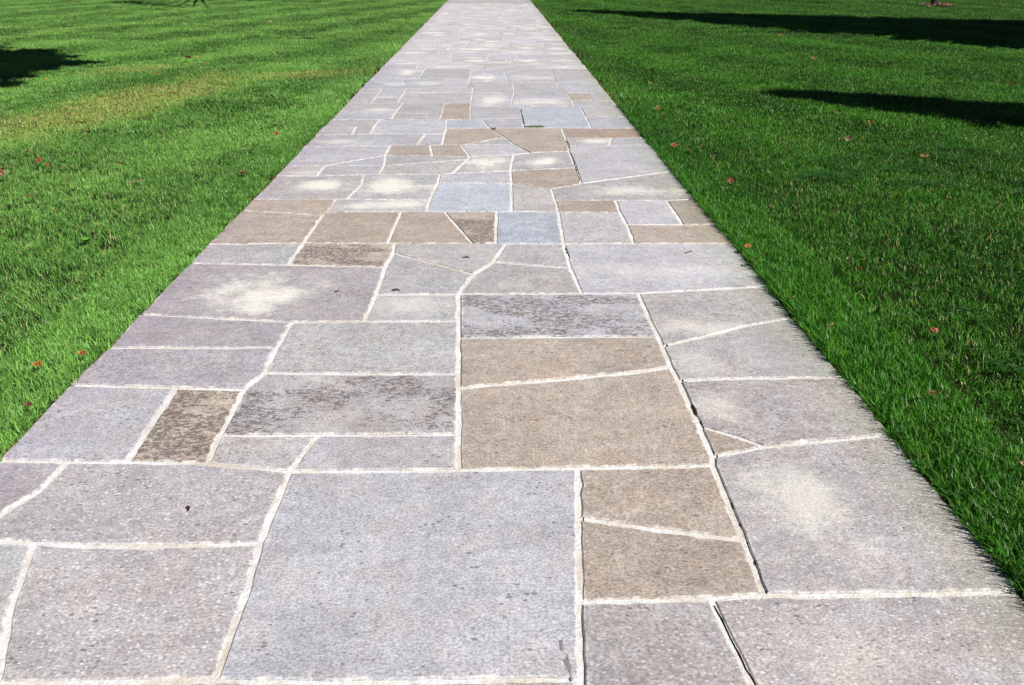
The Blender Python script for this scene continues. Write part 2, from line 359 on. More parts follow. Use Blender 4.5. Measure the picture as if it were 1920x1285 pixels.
STONES = [
('g',[(-1.644,1.321),(-1.152,1.321),(-0.653,1.319),(-0.706,1.216),(-1.644,1.237)],None),
('p',[(-0.653,1.319),(-0.411,1.307),(0.188,1.303),(0.183,1.196),(-0.706,1.216)],None),
('g',[(-1.644,1.848),(-1.528,1.832),(-1.315,1.809),(-1.268,1.636),(-1.242,1.544),(-1.183,1.400),(-1.152,1.321),(-1.644,1.321)],None),
('p',[(-1.315,1.809),(-1.163,1.792),(-0.954,1.789),(-0.675,1.795),(-0.660,1.629),(-0.657,1.501),(-0.653,1.319),(-1.152,1.321),(-1.183,1.400),(-1.242,1.544),(-1.268,1.636)],None),
('l',[(-0.670,2.141),(-0.126,2.138),(0.260,2.139),(0.237,1.886),(0.208,1.546),(0.188,1.303),(-0.411,1.307),(-0.653,1.319),(-0.657,1.501),(-0.660,1.629),(-0.675,1.795),(-0.670,2.004)],None),
('t',[(0.260,2.139),(0.704,2.147),(0.700,1.776),(0.469,1.827),(0.237,1.886)],None),
('t',[(0.237,1.886),(0.469,1.827),(0.700,1.776),(0.693,1.560),(0.548,1.552),(0.396,1.547),(0.208,1.546)],None),
('p',[(0.716,2.196),(0.904,2.249),(1.162,2.286),(1.361,2.315),(1.379,2.315),(1.361,1.557),(0.910,1.557),(0.693,1.560),(0.700,1.776),(0.704,2.147)],(0.917,1.914,0.152,0.244,0.55)),
('p',[(0.208,1.546),(0.396,1.547),(0.548,1.552),(0.562,1.409),(0.580,1.272),(0.590,1.188),(0.183,1.196),(0.188,1.303)],None),
('p',[(0.548,1.552),(0.693,1.560),(0.910,1.557),(1.361,1.557),(1.362,1.171),(0.590,1.188),(0.580,1.272),(0.562,1.409)],(0.861,1.342,0.151,0.070,0.22)),
('v',[(-1.644,2.229),(-1.413,2.212),(-1.424,2.061),(-1.473,1.951),(-1.528,1.832),(-1.644,1.848)],None),
('p',[(-1.413,2.212),(-1.219,2.207),(-0.950,2.192),(-0.670,2.141),(-0.670,2.004),(-0.675,1.795),(-0.954,1.789),(-1.163,1.792),(-1.315,1.809),(-1.528,1.832),(-1.473,1.951),(-1.424,2.061)],None),
('l',[(-1.644,2.740),(-1.234,2.706),(-1.219,2.207),(-1.413,2.212),(-1.644,2.229)],None),
('d',[(-1.234,2.706),(-0.966,2.687),(-0.960,2.363),(-0.950,2.192),(-1.219,2.207)],None),
('m',[(-0.925,2.816),(-0.152,2.790),(-0.148,2.682),(-0.135,2.348),(-0.620,2.356),(-0.960,2.363),(-0.966,2.687)],None),
('g',[(-0.960,2.363),(-0.620,2.356),(-0.670,2.141),(-0.950,2.192)],None),
('l',[(-0.620,2.356),(-0.135,2.348),(-0.126,2.138),(-0.670,2.141)],None),
('g',[(-0.926,3.307),(-0.599,3.311),(-0.170,3.302),(-0.163,3.128),(-0.152,2.790),(-0.925,2.816),(-0.931,3.050)],None),
('v',[(-1.644,3.412),(-1.296,3.362),(-0.926,3.307),(-0.931,3.050),(-1.644,3.061)],None),
('v',[(-1.644,3.061),(-0.931,3.050),(-0.925,2.816),(-0.966,2.687),(-1.234,2.706),(-1.644,2.740)],None),
('k',[(-0.182,3.624),(0.423,3.618),(0.702,3.612),(0.702,3.318),(0.709,3.119),(-0.163,3.128),(-0.170,3.302)],None),
('t',[(-0.163,3.128),(0.709,3.119),(0.707,3.025),(0.705,2.835),(0.573,2.796),(0.270,2.745),(-0.148,2.682),(-0.152,2.790)],None),
('t',[(-0.148,2.682),(0.270,2.745),(0.573,2.796),(0.705,2.835),(0.712,2.723),(0.716,2.385),(0.716,2.196),(0.704,2.147),(0.260,2.139),(-0.126,2.138),(-0.135,2.348)],None),
('g',[(0.702,3.612),(0.981,3.647),(1.364,3.695),(1.361,3.309),(1.126,3.227),(0.898,3.110),(0.707,3.025),(0.709,3.119),(0.702,3.318)],(0.925,3.192,0.190,0.100,0.45)),
('g',[(0.707,3.025),(0.898,3.110),(1.126,3.227),(1.361,3.309),(1.361,2.730),(0.984,2.734),(0.712,2.723),(0.705,2.835)],(0.811,2.898,0.121,0.120,0.26)),
('p',[(0.712,2.723),(0.984,2.734),(1.361,2.730),(1.361,2.315),(1.162,2.286),(0.904,2.249),(0.831,2.313),(0.716,2.385)],(0.816,2.531,0.128,0.116,0.50)),
('t',[(0.716,2.385),(0.831,2.313),(0.904,2.249),(0.716,2.196)],None),
('v',[(-1.644,4.093),(-1.115,4.056),(-0.587,4.012),(-0.587,3.627),(-0.599,3.311),(-0.926,3.307),(-1.296,3.362),(-1.644,3.412)],(-1.177,3.646,0.262,0.207,0.90)),
('d',[(-1.109,4.417),(-0.621,4.397),(-0.578,4.396),(-0.571,4.231),(-0.587,4.012),(-1.115,4.056)],None),
('g',[(-1.644,4.401),(-1.109,4.417),(-1.115,4.056),(-1.644,4.093)],None),
('g',[(-0.578,4.396),(-0.131,4.386),(0.001,4.383),(0.059,4.372),(-0.011,4.073),(-0.112,3.891),(-0.310,4.047),(-0.571,4.231)],None),
('g',[(-0.571,4.231),(-0.310,4.047),(-0.112,3.891),(-0.182,3.624),(-0.587,3.627),(-0.587,4.012)],None),
('g',[(-0.587,3.627),(-0.182,3.624),(-0.170,3.302),(-0.599,3.311)],(-0.380,3.496,0.190,0.103,0.38)),
('g',[(0.059,4.372),(0.394,4.365),(0.397,3.974),(-0.011,4.073)],None),
('g',[(-0.011,4.073),(0.397,3.974),(0.423,3.618),(-0.182,3.624),(-0.112,3.891)],(0.095,3.723,0.134,0.064,0.34)),
('l',[(0.394,4.365),(0.798,4.365),(1.361,4.353),(1.364,3.695),(0.981,3.647),(0.702,3.612),(0.423,3.618),(0.397,3.974)],(0.844,3.909,0.477,0.125,0.26)),
('t',[(-1.644,5.080),(-1.102,4.962),(-1.109,4.417),(-1.644,4.401)],None),
('t',[(-1.077,5.043),(-0.609,5.033),(-0.621,4.397),(-1.109,4.417),(-1.102,4.962)],None),
('t',[(-0.609,5.033),(-0.447,5.030),(-0.325,5.015),(-0.131,4.386),(-0.578,4.396),(-0.621,4.397)],None),
('d',[(-0.325,5.015),(0.010,5.008),(0.001,4.383),(-0.131,4.386)],None),
('b',[(0.010,5.008),(0.111,5.017),(0.411,4.999),(0.394,4.365),(0.059,4.372),(0.001,4.383)],None),
('g',[(0.411,4.999),(0.806,4.978),(0.812,4.718),(0.798,4.365),(0.394,4.365)],None),
('t',[(0.812,4.718),(1.157,4.711),(1.361,4.717),(1.361,4.353),(0.798,4.365)],None),
('l',[(0.815,5.264),(1.166,5.256),(1.157,4.711),(0.812,4.718),(0.806,4.978)],None),
('t',[(1.166,5.256),(1.361,5.278),(1.361,4.717),(1.157,4.711)],None),
('t',[(0.409,5.273),(0.815,5.264),(0.806,4.978),(0.411,4.999)],None),
('t',[(-1.644,5.344),(-1.082,5.332),(-1.077,5.043),(-1.102,4.962),(-1.644,5.080)],None),
('g',[(-1.082,5.332),(-1.010,5.330),(-0.441,5.291),(-0.447,5.030),(-0.609,5.033),(-1.077,5.043),(-1.102,4.962)],(-0.686,5.194,0.213,0.076,0.80)),
('g',[(-1.644,5.968),(-1.333,5.962),(-0.987,6.002),(-0.960,5.736),(-1.010,5.330),(-1.082,5.332),(-1.644,5.344)],(-1.221,5.727,0.174,0.135,0.90)),
('g',[(-0.987,6.002),(-0.870,6.000),(-0.414,5.990),(-0.414,5.739),(-0.441,5.291),(-1.010,5.330),(-0.960,5.736)],(-0.689,5.656,0.173,0.191,0.90)),
('b',[(-0.414,5.739),(0.126,5.728),(0.111,5.017),(0.010,5.008),(-0.325,5.015),(-0.447,5.030),(-0.441,5.291)],None),
('l',[(-0.414,5.990),(-0.318,6.020),(0.122,6.094),(0.126,5.728),(-0.414,5.739)],None),
('g',[(0.126,5.728),(0.403,5.560),(0.409,5.273),(0.411,4.999),(0.111,5.017)],None),
('t',[(0.122,6.094),(0.637,6.185),(0.630,5.701),(0.403,5.560),(0.126,5.728)],None),
('g',[(0.403,5.560),(0.630,5.701),(1.361,6.050),(1.361,5.278),(1.166,5.256),(0.815,5.264),(0.409,5.273)],(0.988,5.504,0.264,0.113,0.60)),
('l',[(0.648,6.997),(1.007,6.989),(1.361,7.003),(1.361,6.050),(0.630,5.701),(0.637,6.185),(0.629,6.767)],None),
('g',[(0.646,7.312),(1.063,7.303),(1.007,6.989),(0.648,6.997)],(0.921,7.168,0.143,0.090,0.80)),
('l',[(1.063,7.303),(1.361,7.320),(1.361,7.003),(1.007,6.989)],None),
('o',[(0.647,7.757),(0.928,7.751),(1.361,7.742),(1.361,7.320),(1.063,7.303),(0.646,7.312)],None),
('t',[(-0.039,7.773),(0.289,7.765),(0.647,7.757),(0.646,7.312),(0.648,6.997),(0.629,6.767),(0.300,6.714),(0.174,7.051),(0.094,7.348)],None),
('t',[(-0.453,7.782),(-0.039,7.773),(0.094,7.348),(-0.252,7.039),(-0.294,7.040),(-0.453,7.043),(-0.459,7.504)],None),
('g',[(0.094,7.348),(0.174,7.051),(-0.252,7.039)],None),
('l',[(-0.252,7.039),(0.174,7.051),(0.300,6.714),(0.160,6.638),(-0.203,6.587),(-0.294,7.040)],None),
('t',[(-0.563,7.024),(-0.453,7.043),(-0.294,7.040),(-0.203,6.587),(-0.512,6.613)],None),
('t',[(-0.903,7.032),(-0.675,7.027),(-0.563,7.024),(-0.512,6.613),(-0.903,6.641)],None),
('g',[(-0.203,6.587),(0.160,6.638),(0.122,6.094),(-0.318,6.020),(-0.222,6.474)],(-0.065,6.360,0.107,0.163,0.95)),
('g',[(0.160,6.638),(0.300,6.714),(0.629,6.767),(0.637,6.185),(0.122,6.094)],(0.407,6.386,0.120,0.128,0.95)),
('g',[(-0.903,6.641),(-0.512,6.613),(-0.203,6.587),(-0.222,6.474),(-0.873,6.288)],None),
('g',[(-0.873,6.288),(-0.222,6.474),(-0.318,6.020),(-0.414,5.990),(-0.870,6.000)],None),
('l',[(-1.643,6.984),(-0.903,7.032),(-0.903,6.641),(-1.341,6.281),(-1.644,6.287)],None),
('l',[(-0.903,6.641),(-0.873,6.288),(-1.341,6.281)],None),
('g',[(-1.644,6.287),(-1.341,6.281),(-1.333,5.962),(-1.644,5.968)],(-1.491,6.046,0.122,0.049,0.40)),
('l',[(-1.341,6.281),(-0.873,6.288),(-0.870,6.000),(-0.987,6.002),(-1.333,5.962)],None),
('l',[(-1.643,7.482),(-1.316,7.499),(-1.152,7.519),(-0.642,7.508),(-0.675,7.027),(-0.903,7.032),(-1.643,6.984)],(-1.359,7.174,0.190,0.112,0.45)),
('l',[(-0.642,7.508),(-0.459,7.504),(-0.453,7.043),(-0.563,7.024),(-0.675,7.027)],None),
('l',[(-1.159,8.236),(-1.033,8.262),(-0.547,8.252),(-0.476,8.221),(-0.453,7.782),(-0.459,7.504),(-0.642,7.508),(-1.152,7.519),(-1.160,7.876)],None),
('g',[(-1.643,8.247),(-1.159,8.236),(-1.160,7.876),(-1.331,7.854),(-1.643,7.860)],None),
('g',[(-1.643,7.860),(-1.331,7.854),(-1.316,7.499),(-1.643,7.482)],None),
('l',[(-1.331,7.854),(-1.160,7.876),(-1.152,7.519),(-1.316,7.499)],None),
('g',[(-1.643,9.240),(-1.376,9.234),(-1.077,9.228),(-1.017,9.226),(-1.041,8.625),(-1.643,8.701)],(-1.207,8.788,0.126,0.130,0.50)),
('l',[(-1.643,8.701),(-1.041,8.625),(-1.033,8.262),(-1.159,8.236),(-1.643,8.247)],None),
('g',[(-1.017,9.226),(-0.551,9.216),(-0.543,8.552),(-1.041,8.625)],None),
('g',[(-1.041,8.625),(-0.543,8.552),(-0.547,8.252),(-1.033,8.262)],None),
('t',[(-0.551,9.216),(-0.258,9.210),(-0.258,8.967),(-0.240,8.274),(-0.476,8.221),(-0.547,8.252),(-0.543,8.552)],None),
('l',[(-0.258,8.967),(0.186,8.957),(0.285,8.955),(0.291,8.291),(-0.126,8.242),(-0.240,8.274)],None),
('b',[(-0.476,8.221),(-0.240,8.274),(-0.126,8.242),(-0.039,7.773),(-0.453,7.782)],None),
('l',[(-0.126,8.242),(0.291,8.291),(0.289,7.765),(-0.039,7.773)],None),
('b',[(0.285,8.955),(0.880,8.941),(0.950,8.940),(0.942,8.366),(0.928,7.751),(0.647,7.757),(0.289,7.765),(0.291,8.291)],None),
('g',[(0.950,8.940),(1.361,8.931),(1.361,8.357),(0.942,8.366)],None),
('l',[(0.942,8.366),(1.361,8.357),(1.361,7.742),(0.928,7.751)],None),
('g',[(-1.643,10.305),(-1.396,10.299),(-1.379,9.960),(-1.377,9.604),(-1.376,9.234),(-1.643,9.240)],None),
('l',[(-1.396,10.299),(-1.082,10.336),(-1.084,9.954),(-1.379,9.960)],None),
('l',[(-1.379,9.960),(-1.084,9.954),(-1.085,9.597),(-1.377,9.604)],(-1.251,9.639,0.112,0.116,0.40)),
('l',[(-1.377,9.604),(-1.085,9.597),(-1.077,9.228),(-1.376,9.234)],None),
('l',[(-1.082,10.336),(-0.639,10.371),(-0.346,10.364),(-0.259,10.362),(-0.257,9.977),(-1.084,9.954)],None),
('l',[(-1.084,9.954),(-0.257,9.977),(-0.258,9.210),(-0.551,9.216),(-1.017,9.226),(-1.077,9.228),(-1.085,9.597)],None),
('l',[(-0.257,9.977),(0.245,9.966),(0.216,9.530),(0.186,8.957),(-0.258,8.967),(-0.258,9.210)],(-0.025,9.386,0.134,0.333,0.75)),
('g',[(-0.318,10.825),(0.203,10.814),(0.258,10.765),(0.245,9.966),(-0.257,9.977),(-0.259,10.362)],None),
('l',[(0.245,9.966),(0.880,9.911),(0.890,9.516),(0.216,9.530)],None),
('l',[(0.216,9.530),(0.890,9.516),(0.895,9.366),(0.880,8.941),(0.285,8.955),(0.186,8.957)],(0.536,9.264,0.271,0.180,0.60)),
('t',[(0.880,9.911),(1.130,9.905),(1.126,9.361),(0.895,9.366),(0.890,9.516)],None),
('l',[(0.895,9.366),(1.126,9.361),(1.361,9.355),(1.361,8.931),(0.950,8.940),(0.880,8.941)],None),
('g',[(1.130,9.905),(1.361,9.900),(1.361,9.355),(1.126,9.361)],None),
('g',[(0.258,10.765),(0.812,10.849),(0.812,10.383),(0.880,9.911),(0.245,9.966)],None),
('l',[(0.812,10.849),(1.360,10.837),(1.361,9.900),(1.130,9.905),(0.880,9.911),(0.812,10.383)],None),
('l',[(-1.643,11.202),(-1.224,11.142),(-1.082,10.336),(-1.396,10.299),(-1.643,10.305)],(-1.133,10.796,0.277,0.191,0.50)),
('l',[(-1.643,12.198),(-0.997,12.184),(-1.007,11.188),(-1.224,11.142),(-1.643,11.202)],(-1.197,11.838,0.136,0.228,0.85)),
('l',[(-1.224,11.142),(-1.007,11.188),(-0.666,11.232),(-0.639,10.371),(-1.082,10.336)],(-0.870,10.790,0.208,0.143,0.50)),
('g',[(-0.997,12.184),(-0.322,12.169),(-0.328,11.224),(-0.666,11.232),(-1.007,11.188)],None),
('l',[(-0.666,11.232),(-0.328,11.224),(-0.318,10.825),(-0.346,10.364),(-0.639,10.371)],None),
('l',[(-0.322,12.169),(0.151,12.158),(0.166,11.585),(0.203,10.814),(-0.318,10.825),(-0.328,11.224)],(-0.127,11.271,0.130,0.260,0.90)),
('g',[(-0.318,10.825),(-0.259,10.362),(-0.346,10.364)],None),
('l',[(0.151,12.158),(0.858,12.143),(0.812,10.849),(0.258,10.765),(0.203,10.814),(0.166,11.585)],(0.537,11.257,0.289,0.156,0.50)),
('g',[(0.858,12.143),(1.360,12.132),(1.360,10.837),(0.812,10.849)],None),
]
stones = []
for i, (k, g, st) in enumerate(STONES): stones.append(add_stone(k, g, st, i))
# farther courses: the same ashlar laying continues to beyond the picture
def courses(y_line, y_end, rr):
    out = []; y0 = y_line
    slope = -0.0217
    L = lambda y, x: y + slope * (x - PATH_L)
    while y0 < y_end:
        h = rr.uniform(0.38, 0.66) if rr.random() < .8 else rr.uniform(0.25, 0.36)
        xs = [PATH_L]
        while xs[-1] < PATH_R - 0.35:
            xs.append(xs[-1] + rr.uniform(0.40, 1.05))
        if PATH_R - xs[-1] < 0.25: xs.pop()
        xs.append(PATH_R)
        if len(xs) > 2:
            k0 = xs[-2]
            if xs[-1] - k0 > 1.1: xs.insert(-1, k0 + (xs[-1] - k0) * rr.uniform(.4, .6))
        sk = [0] + [rr.uniform(-.06, .06) for _ in xs[1:-1]] + [0]
        for i in range(len(xs) - 1):
            a0, a1, b0, b1 = xs[i], xs[i] + sk[i], xs[i+1], xs[i+1] + sk[i+1]
            y1 = y0 + h
            if h > 0.42 and rr.random() < 0.28 and b0 - a0 > .4:
                t = rr.uniform(.35, .65); am = a0 + (a1 - a0) * t; bm = b0 + (b1 - b0) * t; ym = y0 + h * t
                out.append([(a0, L(y0, a0)), (b0, L(y0, b0)), (bm, L(ym, bm)), (am, L(ym, am))])
                out.append([(am, L(ym, am)), (bm, L(ym, bm)), (b1, L(y1, b1)), (a1, L(y1, a1))])
            else:
                out.append([(a0, L(y0, a0)), (b0, L(y0, b0)), (b1, L(y1, b1)), (a1, L(y1, a1))])
        y0 += h
    return out
rr = random.Random(41)
def rand_stain(poly, rr, p=0.62):
    if rr.random() > p: return None
    xs = [q[0] for q in poly]; ys = [q[1] for q in poly]; w = max(xs) - min(xs); h = max(ys) - min(ys)
    return (sum(xs)/len(xs) + rr.uniform(-.15, .15)*w, sum(ys)/len(ys) + rr.uniform(-.15, .15)*h, w * rr.uniform(.15, .42), h * rr.uniform(.12, .36), rr.uniform(.5, .98))
far_polys = courses(12.19, 62.0, rr)
budget = 300 - len(stones)
KW = 'ggggggllllllpppvpt'
rest = []
for i, poly in enumerate(far_polys):
    k = rr.choice(KW) if c_y(poly) < 20 else rr.choice('ggglllpppt')
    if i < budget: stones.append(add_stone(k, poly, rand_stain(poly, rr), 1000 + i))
    else: rest.append((k, poly))
near_polys = courses(-3.9, 0.58, rr)
# last course behind the camera meets the traced stones
edge_line = [(-1.644, 1.2), (1.36, 1.12)]
near_polys = [p for p in near_polys if c_y(p) < 0.75]
ymax = max(max(q[1] for q in p) for p in near_polys)
near_polys.append([(PATH_L, ymax - .002), (-.3, ymax - .03), (-.3, 1.13), (PATH_L, 1.15)])
near_polys.append([(-.3, ymax - .03), (PATH_R, ymax - .067), (PATH_R, 1.09), (-.3, 1.12)])
rest += [(rr.choice('gglpv'), p) for p in near_polys]
def paving(rest):
    V, F, E = [], [], []
    for i, (k, poly) in enumerate(rest):
        v, f, e, c = stone_geometry(poly, 5000 + i, 0.004, 0.5); b = len(V)
        V += [(a[0] + c.x, a[1] + c.y, a[2]) for a in v]; E += e; F += [tuple(q + b for q in t) for t in f]
    o = mesh_obj('paving', V, F, M_STONE, path)
    o.data.attributes.new('edge', 'FLOAT', 'POINT').data.foreach_set('value', E)
    o.color = (.385, .375, .375, 1); o['mottle'] = 0.1; o['fleck'] = 0.4; o['kind'] = 'stuff'
    return o
paving(rest)

# dark strips beside some joints: stone-edge shade and open cracks drawn in dark colour
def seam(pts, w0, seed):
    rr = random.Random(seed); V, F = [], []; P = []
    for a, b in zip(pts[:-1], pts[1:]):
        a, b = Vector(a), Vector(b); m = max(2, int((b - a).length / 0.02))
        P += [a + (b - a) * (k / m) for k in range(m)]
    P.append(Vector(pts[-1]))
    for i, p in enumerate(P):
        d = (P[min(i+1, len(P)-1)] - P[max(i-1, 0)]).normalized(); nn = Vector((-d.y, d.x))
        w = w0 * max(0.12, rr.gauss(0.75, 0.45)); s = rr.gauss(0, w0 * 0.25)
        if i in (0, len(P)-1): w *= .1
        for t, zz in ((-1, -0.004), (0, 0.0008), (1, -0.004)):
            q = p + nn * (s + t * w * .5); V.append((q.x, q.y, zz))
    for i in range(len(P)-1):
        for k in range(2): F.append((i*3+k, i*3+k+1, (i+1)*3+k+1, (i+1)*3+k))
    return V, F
CRACK_SHADE = [
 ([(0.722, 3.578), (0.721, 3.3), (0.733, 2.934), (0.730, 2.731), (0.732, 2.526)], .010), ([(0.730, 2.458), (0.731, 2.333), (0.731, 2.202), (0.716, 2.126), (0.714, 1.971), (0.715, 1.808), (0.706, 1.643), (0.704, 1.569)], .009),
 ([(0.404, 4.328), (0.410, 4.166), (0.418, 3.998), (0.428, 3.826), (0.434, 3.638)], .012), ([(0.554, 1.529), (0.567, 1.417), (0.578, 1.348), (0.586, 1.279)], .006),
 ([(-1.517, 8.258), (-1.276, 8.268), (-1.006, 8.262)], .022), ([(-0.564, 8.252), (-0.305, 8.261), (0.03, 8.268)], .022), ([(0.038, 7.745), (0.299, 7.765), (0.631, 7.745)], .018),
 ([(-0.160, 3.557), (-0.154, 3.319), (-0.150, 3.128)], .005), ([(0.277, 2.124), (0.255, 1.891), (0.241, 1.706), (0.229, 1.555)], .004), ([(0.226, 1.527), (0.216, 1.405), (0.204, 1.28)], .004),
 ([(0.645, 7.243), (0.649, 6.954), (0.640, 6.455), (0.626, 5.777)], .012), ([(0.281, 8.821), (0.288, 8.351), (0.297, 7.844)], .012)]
for i, (p, w) in enumerate(CRACK_SHADE):
    V, F = seam(p, w, 90 + i); mesh_obj('crack_shade', V, F, M_CRACK_SHADE, path)
def blob(name, cx, cy, rx, ry, z0, h, mat, seed, parent=None, n=16):
    rr = random.Random(seed); V, F = [], []
    for ring, (k, zz) in enumerate(((1.0, z0), (0.7, z0 + h * .8), (0.3, z0 + h))):
        for i in range(n):
            a = 2 * math.pi * i / n; r = k * (1 + rr.uniform(-.38, .38)); V.append((cx + rx * r * math.cos(a), cy + ry * r * math.sin(a), zz + rr.uniform(-.1, .1) * h))
    for a in (0, n):
        for i in range(n): F.append((a + i, a + (i+1) % n, a + n + (i+1) % n, a + n + i))
    F.append(tuple(range(2*n, 3*n)))
    return mesh_obj(name, V, F, mat, parent)
blob('crack_shade', 0.726, 2.505, .012, .045, -.004, .006, M_CRACK_SHADE, 5, path)
# flaked hollow at the corner of the big square slab
big = min((o for o in stones), key=lambda o: (o.location.x + .2)**2 + (o.location.y - 1.75)**2)
M_FLAKE = soil_material('flaked_stone', (0.17, 0.155, 0.165), (0.52, 0.50, 0.53), 38.0)
def flake(cx, cy, rx, ry, seed):
    V, F, n = [(cx, cy, .0042)], [], 44
    for k, zz in ((.55, .0040), (1.0, .0008)):
        for i in range(n):
            a = 2 * math.pi * i / n; r = k * (1 + .75 * mnoise.noise(Vector((1.6 * math.cos(a) + seed, 1.6 * math.sin(a), 0))) + .35 * mnoise.noise(Vector((6 * math.cos(a), 6 * math.sin(a) + seed, 2))))
            V.append((cx + rx * r * math.cos(a), cy + ry * r * math.sin(a), zz))
    for i in range(n):
        j = (i + 1) % n; F += [(0, 1 + i, 1 + j), (1 + i, 1 + n + i, 1 + n + j, 1 + j)]
    return mesh_obj('flaked_patch', V, F, M_FLAKE, big)
flake(.150 - big.location.x, 1.402 - big.location.y, .011, .028, 3.0)
flake(.160 - big.location.x, 1.345 - big.location.y, .010, .036, 7.4)
# strip of bare soil and litter along both path edges
for x0, x1, nm in ((PATH_L - 0.022, PATH_L + .004, 'l'), (PATH_R - .004, PATH_R + 0.022, 'r')):
    rr2 = random.Random(17 if nm == 'l' else 18); V, F = [], []
    ys = [i * 0.06 - 1 for i in range(0, 620)]
    for y in ys:
        V += [(x0 + rr2.uniform(-.01, .01) if nm == 'r' else x0, y, -0.017 if nm == 'l' else -0.012), ((x0 + x1)/2, y, -0.006 + rr2.uniform(-.005, .004)), (x1, y, -0.012 if nm == 'l' else -0.017)]
    for i in range(len(ys) - 1):
        for k in range(2): F.append((i*3+k, i*3+k+1, (i+1)*3+k+1, (i+1)*3+k))
    o = mesh_obj('soil_edge', V, F, M_EDGE)
    tag(o, 'narrow strip of bare reddish soil along the %s edge of the path' % ('left' if nm == 'l' else 'right'), 'soil', None, 'structure')

# ------------------------------------------------------------------ grass
def tuft_mesh(name, n, radius, h, w, seed, lean=(0.15, 0.9), seg=2, bias=None):
    g = np.random.default_rng(seed); V, F, T, H = [], [], [], []
    for i in range(n):
        r = radius * math.sqrt(g.random()); a = g.random() * 2 * math.pi; x, y = r * math.cos(a), r * math.sin(a)
        hh = h * (0.55 + 0.75 * g.random() ** 1.3); la = g.uniform(*lean); az = g.random() * 2 * math.pi
        if bias is not None: az = bias + g.normal(0, 0.7)
        dx, dy = math.cos(az), math.sin(az); fa = az + math.pi/2 + g.normal(0, 0.5); wx, wy = math.cos(fa), math.sin(fa)
        ww = w * g.uniform(.65, 1.25); t = g.random(); b = len(V)
        for k in range(seg):
            u = k / seg; bend = hh * math.sin(la) * u ** 1.6; zz = hh * (u - 0.30 * la * u * u)
            q = ww * (0.8 if k == 0 else 1.0) * .5
            V += [(x + dx*bend - wx*q, y + dy*bend - wy*q, zz), (x + dx*bend + wx*q, y + dy*bend + wy*q, zz)]; T += [t, t]; H += [u, u]
        bend = hh * math.sin(la); V.append((x + dx*bend, y + dy*bend, hh * (1 - 0.30 * la))); T.append(t); H.append(1.0)
        for k in range(seg - 1): F.append((b + 2*k, b + 2*k + 1, b + 2*k + 3, b + 2*k + 2))
        F.append((b + 2*seg - 2, b + 2*seg - 1, b + 2*seg))
    me = bpy.data.meshes.new(name); me.from_pydata(V, [], F); me.materials.append(M_GRASS)
    me.attributes.new('tone', 'FLOAT', 'POINT').data.foreach_set('value', T); me.attributes.new('height', 'FLOAT', 'POINT').data.foreach_set('value', H)
    return bpy.data.objects.new(name, me)
def clover_mesh(name, n, radius, seed):
    g = np.random.default_rng(seed); V, F = [], []
    for i in range(n):
        r = radius * math.sqrt(g.random()); a = g.random() * 6.283; x, y, z = r*math.cos(a), r*math.sin(a), g.uniform(.03, .062); s = g.uniform(.007, .012); a0 = g.random() * 6.283
        for l in range(3):
            t = a0 + l * 2.094; c, d = math.cos(t), math.sin(t); tl = g.uniform(-.1, .5) * s; b = len(V)
            for u, v in ((0, 0), (.6, -.55), (1.15, -.4), (1.15, .4), (.6, .55)): V.append((x + s*(u*c - v*d), y + s*(u*d + v*c), z + tl * u))
            F.append((b, b+1, b+2, b+3, b+4))
    me = bpy.data.meshes.new(name); me.from_pydata(V, [], F); me.materials.append(M_CLOVER)
    return bpy.data.objects.new(name, me)
def scatter(name, sources, pts, rots, scl, idx, **tg):
    """one object: a cloud of points, each drawing one of the source tufts"""
    col = bpy.data.collections.new(name + '_tufts')
    for o in sources: col.objects.link(o)
    me = bpy.data.meshes.new(name); me.vertices.add(len(pts)); me.vertices.foreach_set('co', np.asarray(pts, dtype=np.float32).ravel())
    me.attributes.new('rot', 'FLOAT_VECTOR', 'POINT').data.foreach_set('vector', np.asarray(rots, dtype=np.float32).ravel())
    me.attributes.new('scl', 'FLOAT_VECTOR', 'POINT').data.foreach_set('vector', np.asarray(scl, dtype=np.float32).ravel())
    me.attributes.new('pick', 'INT', 'POINT').data.foreach_set('value', np.asarray(idx, dtype=np.int32))
    me.update(); o = bpy.data.objects.new(name, me); C.objects.link(o)
    ng = bpy.data.node_groups.new(name, 'GeometryNodeTree')
    ng.interface.new_socket('Geometry', in_out='INPUT', socket_type='NodeSocketGeometry'); ng.interface.new_socket('Geometry', in_out='OUTPUT', socket_type='NodeSocketGeometry')
    N, Lk = ng.nodes, ng.links; gi = N.new('NodeGroupInput'); go = N.new('NodeGroupOutput')
    ci = N.new('GeometryNodeCollectionInfo'); ci.inputs['Collection'].default_value = col; ci.inputs['Separate Children'].default_value = True; ci.inputs['Reset Children'].default_value = True
    ip = N.new('GeometryNodeInstanceOnPoints'); ip.inputs['Pick Instance'].default_value = True
    def na(nm, t): a = N.new('GeometryNodeInputNamedAttribute'); a.data_type = t; a.inputs['Name'].default_value = nm; return a.outputs['Attribute']
    Lk.new(gi.outputs[0], ip.inputs['Points']); Lk.new(ci.outputs[0], ip.inputs['Instance']); Lk.new(na('pick', 'INT'), ip.inputs['Instance Index'])
    e = N.new('FunctionNodeEulerToRotation'); Lk.new(na('rot', 'FLOAT_VECTOR'), e.inputs[0]); Lk.new(e.outputs[0], ip.inputs['Rotation'])
    Lk.new(na('scl', 'FLOAT_VECTOR'), ip.inputs['Scale']); Lk.new(ip.outputs[0], go.inputs[0])
    md = o.modifiers.new('scatter', 'NODES'); md.node_group = ng
    return tag(o, **tg)
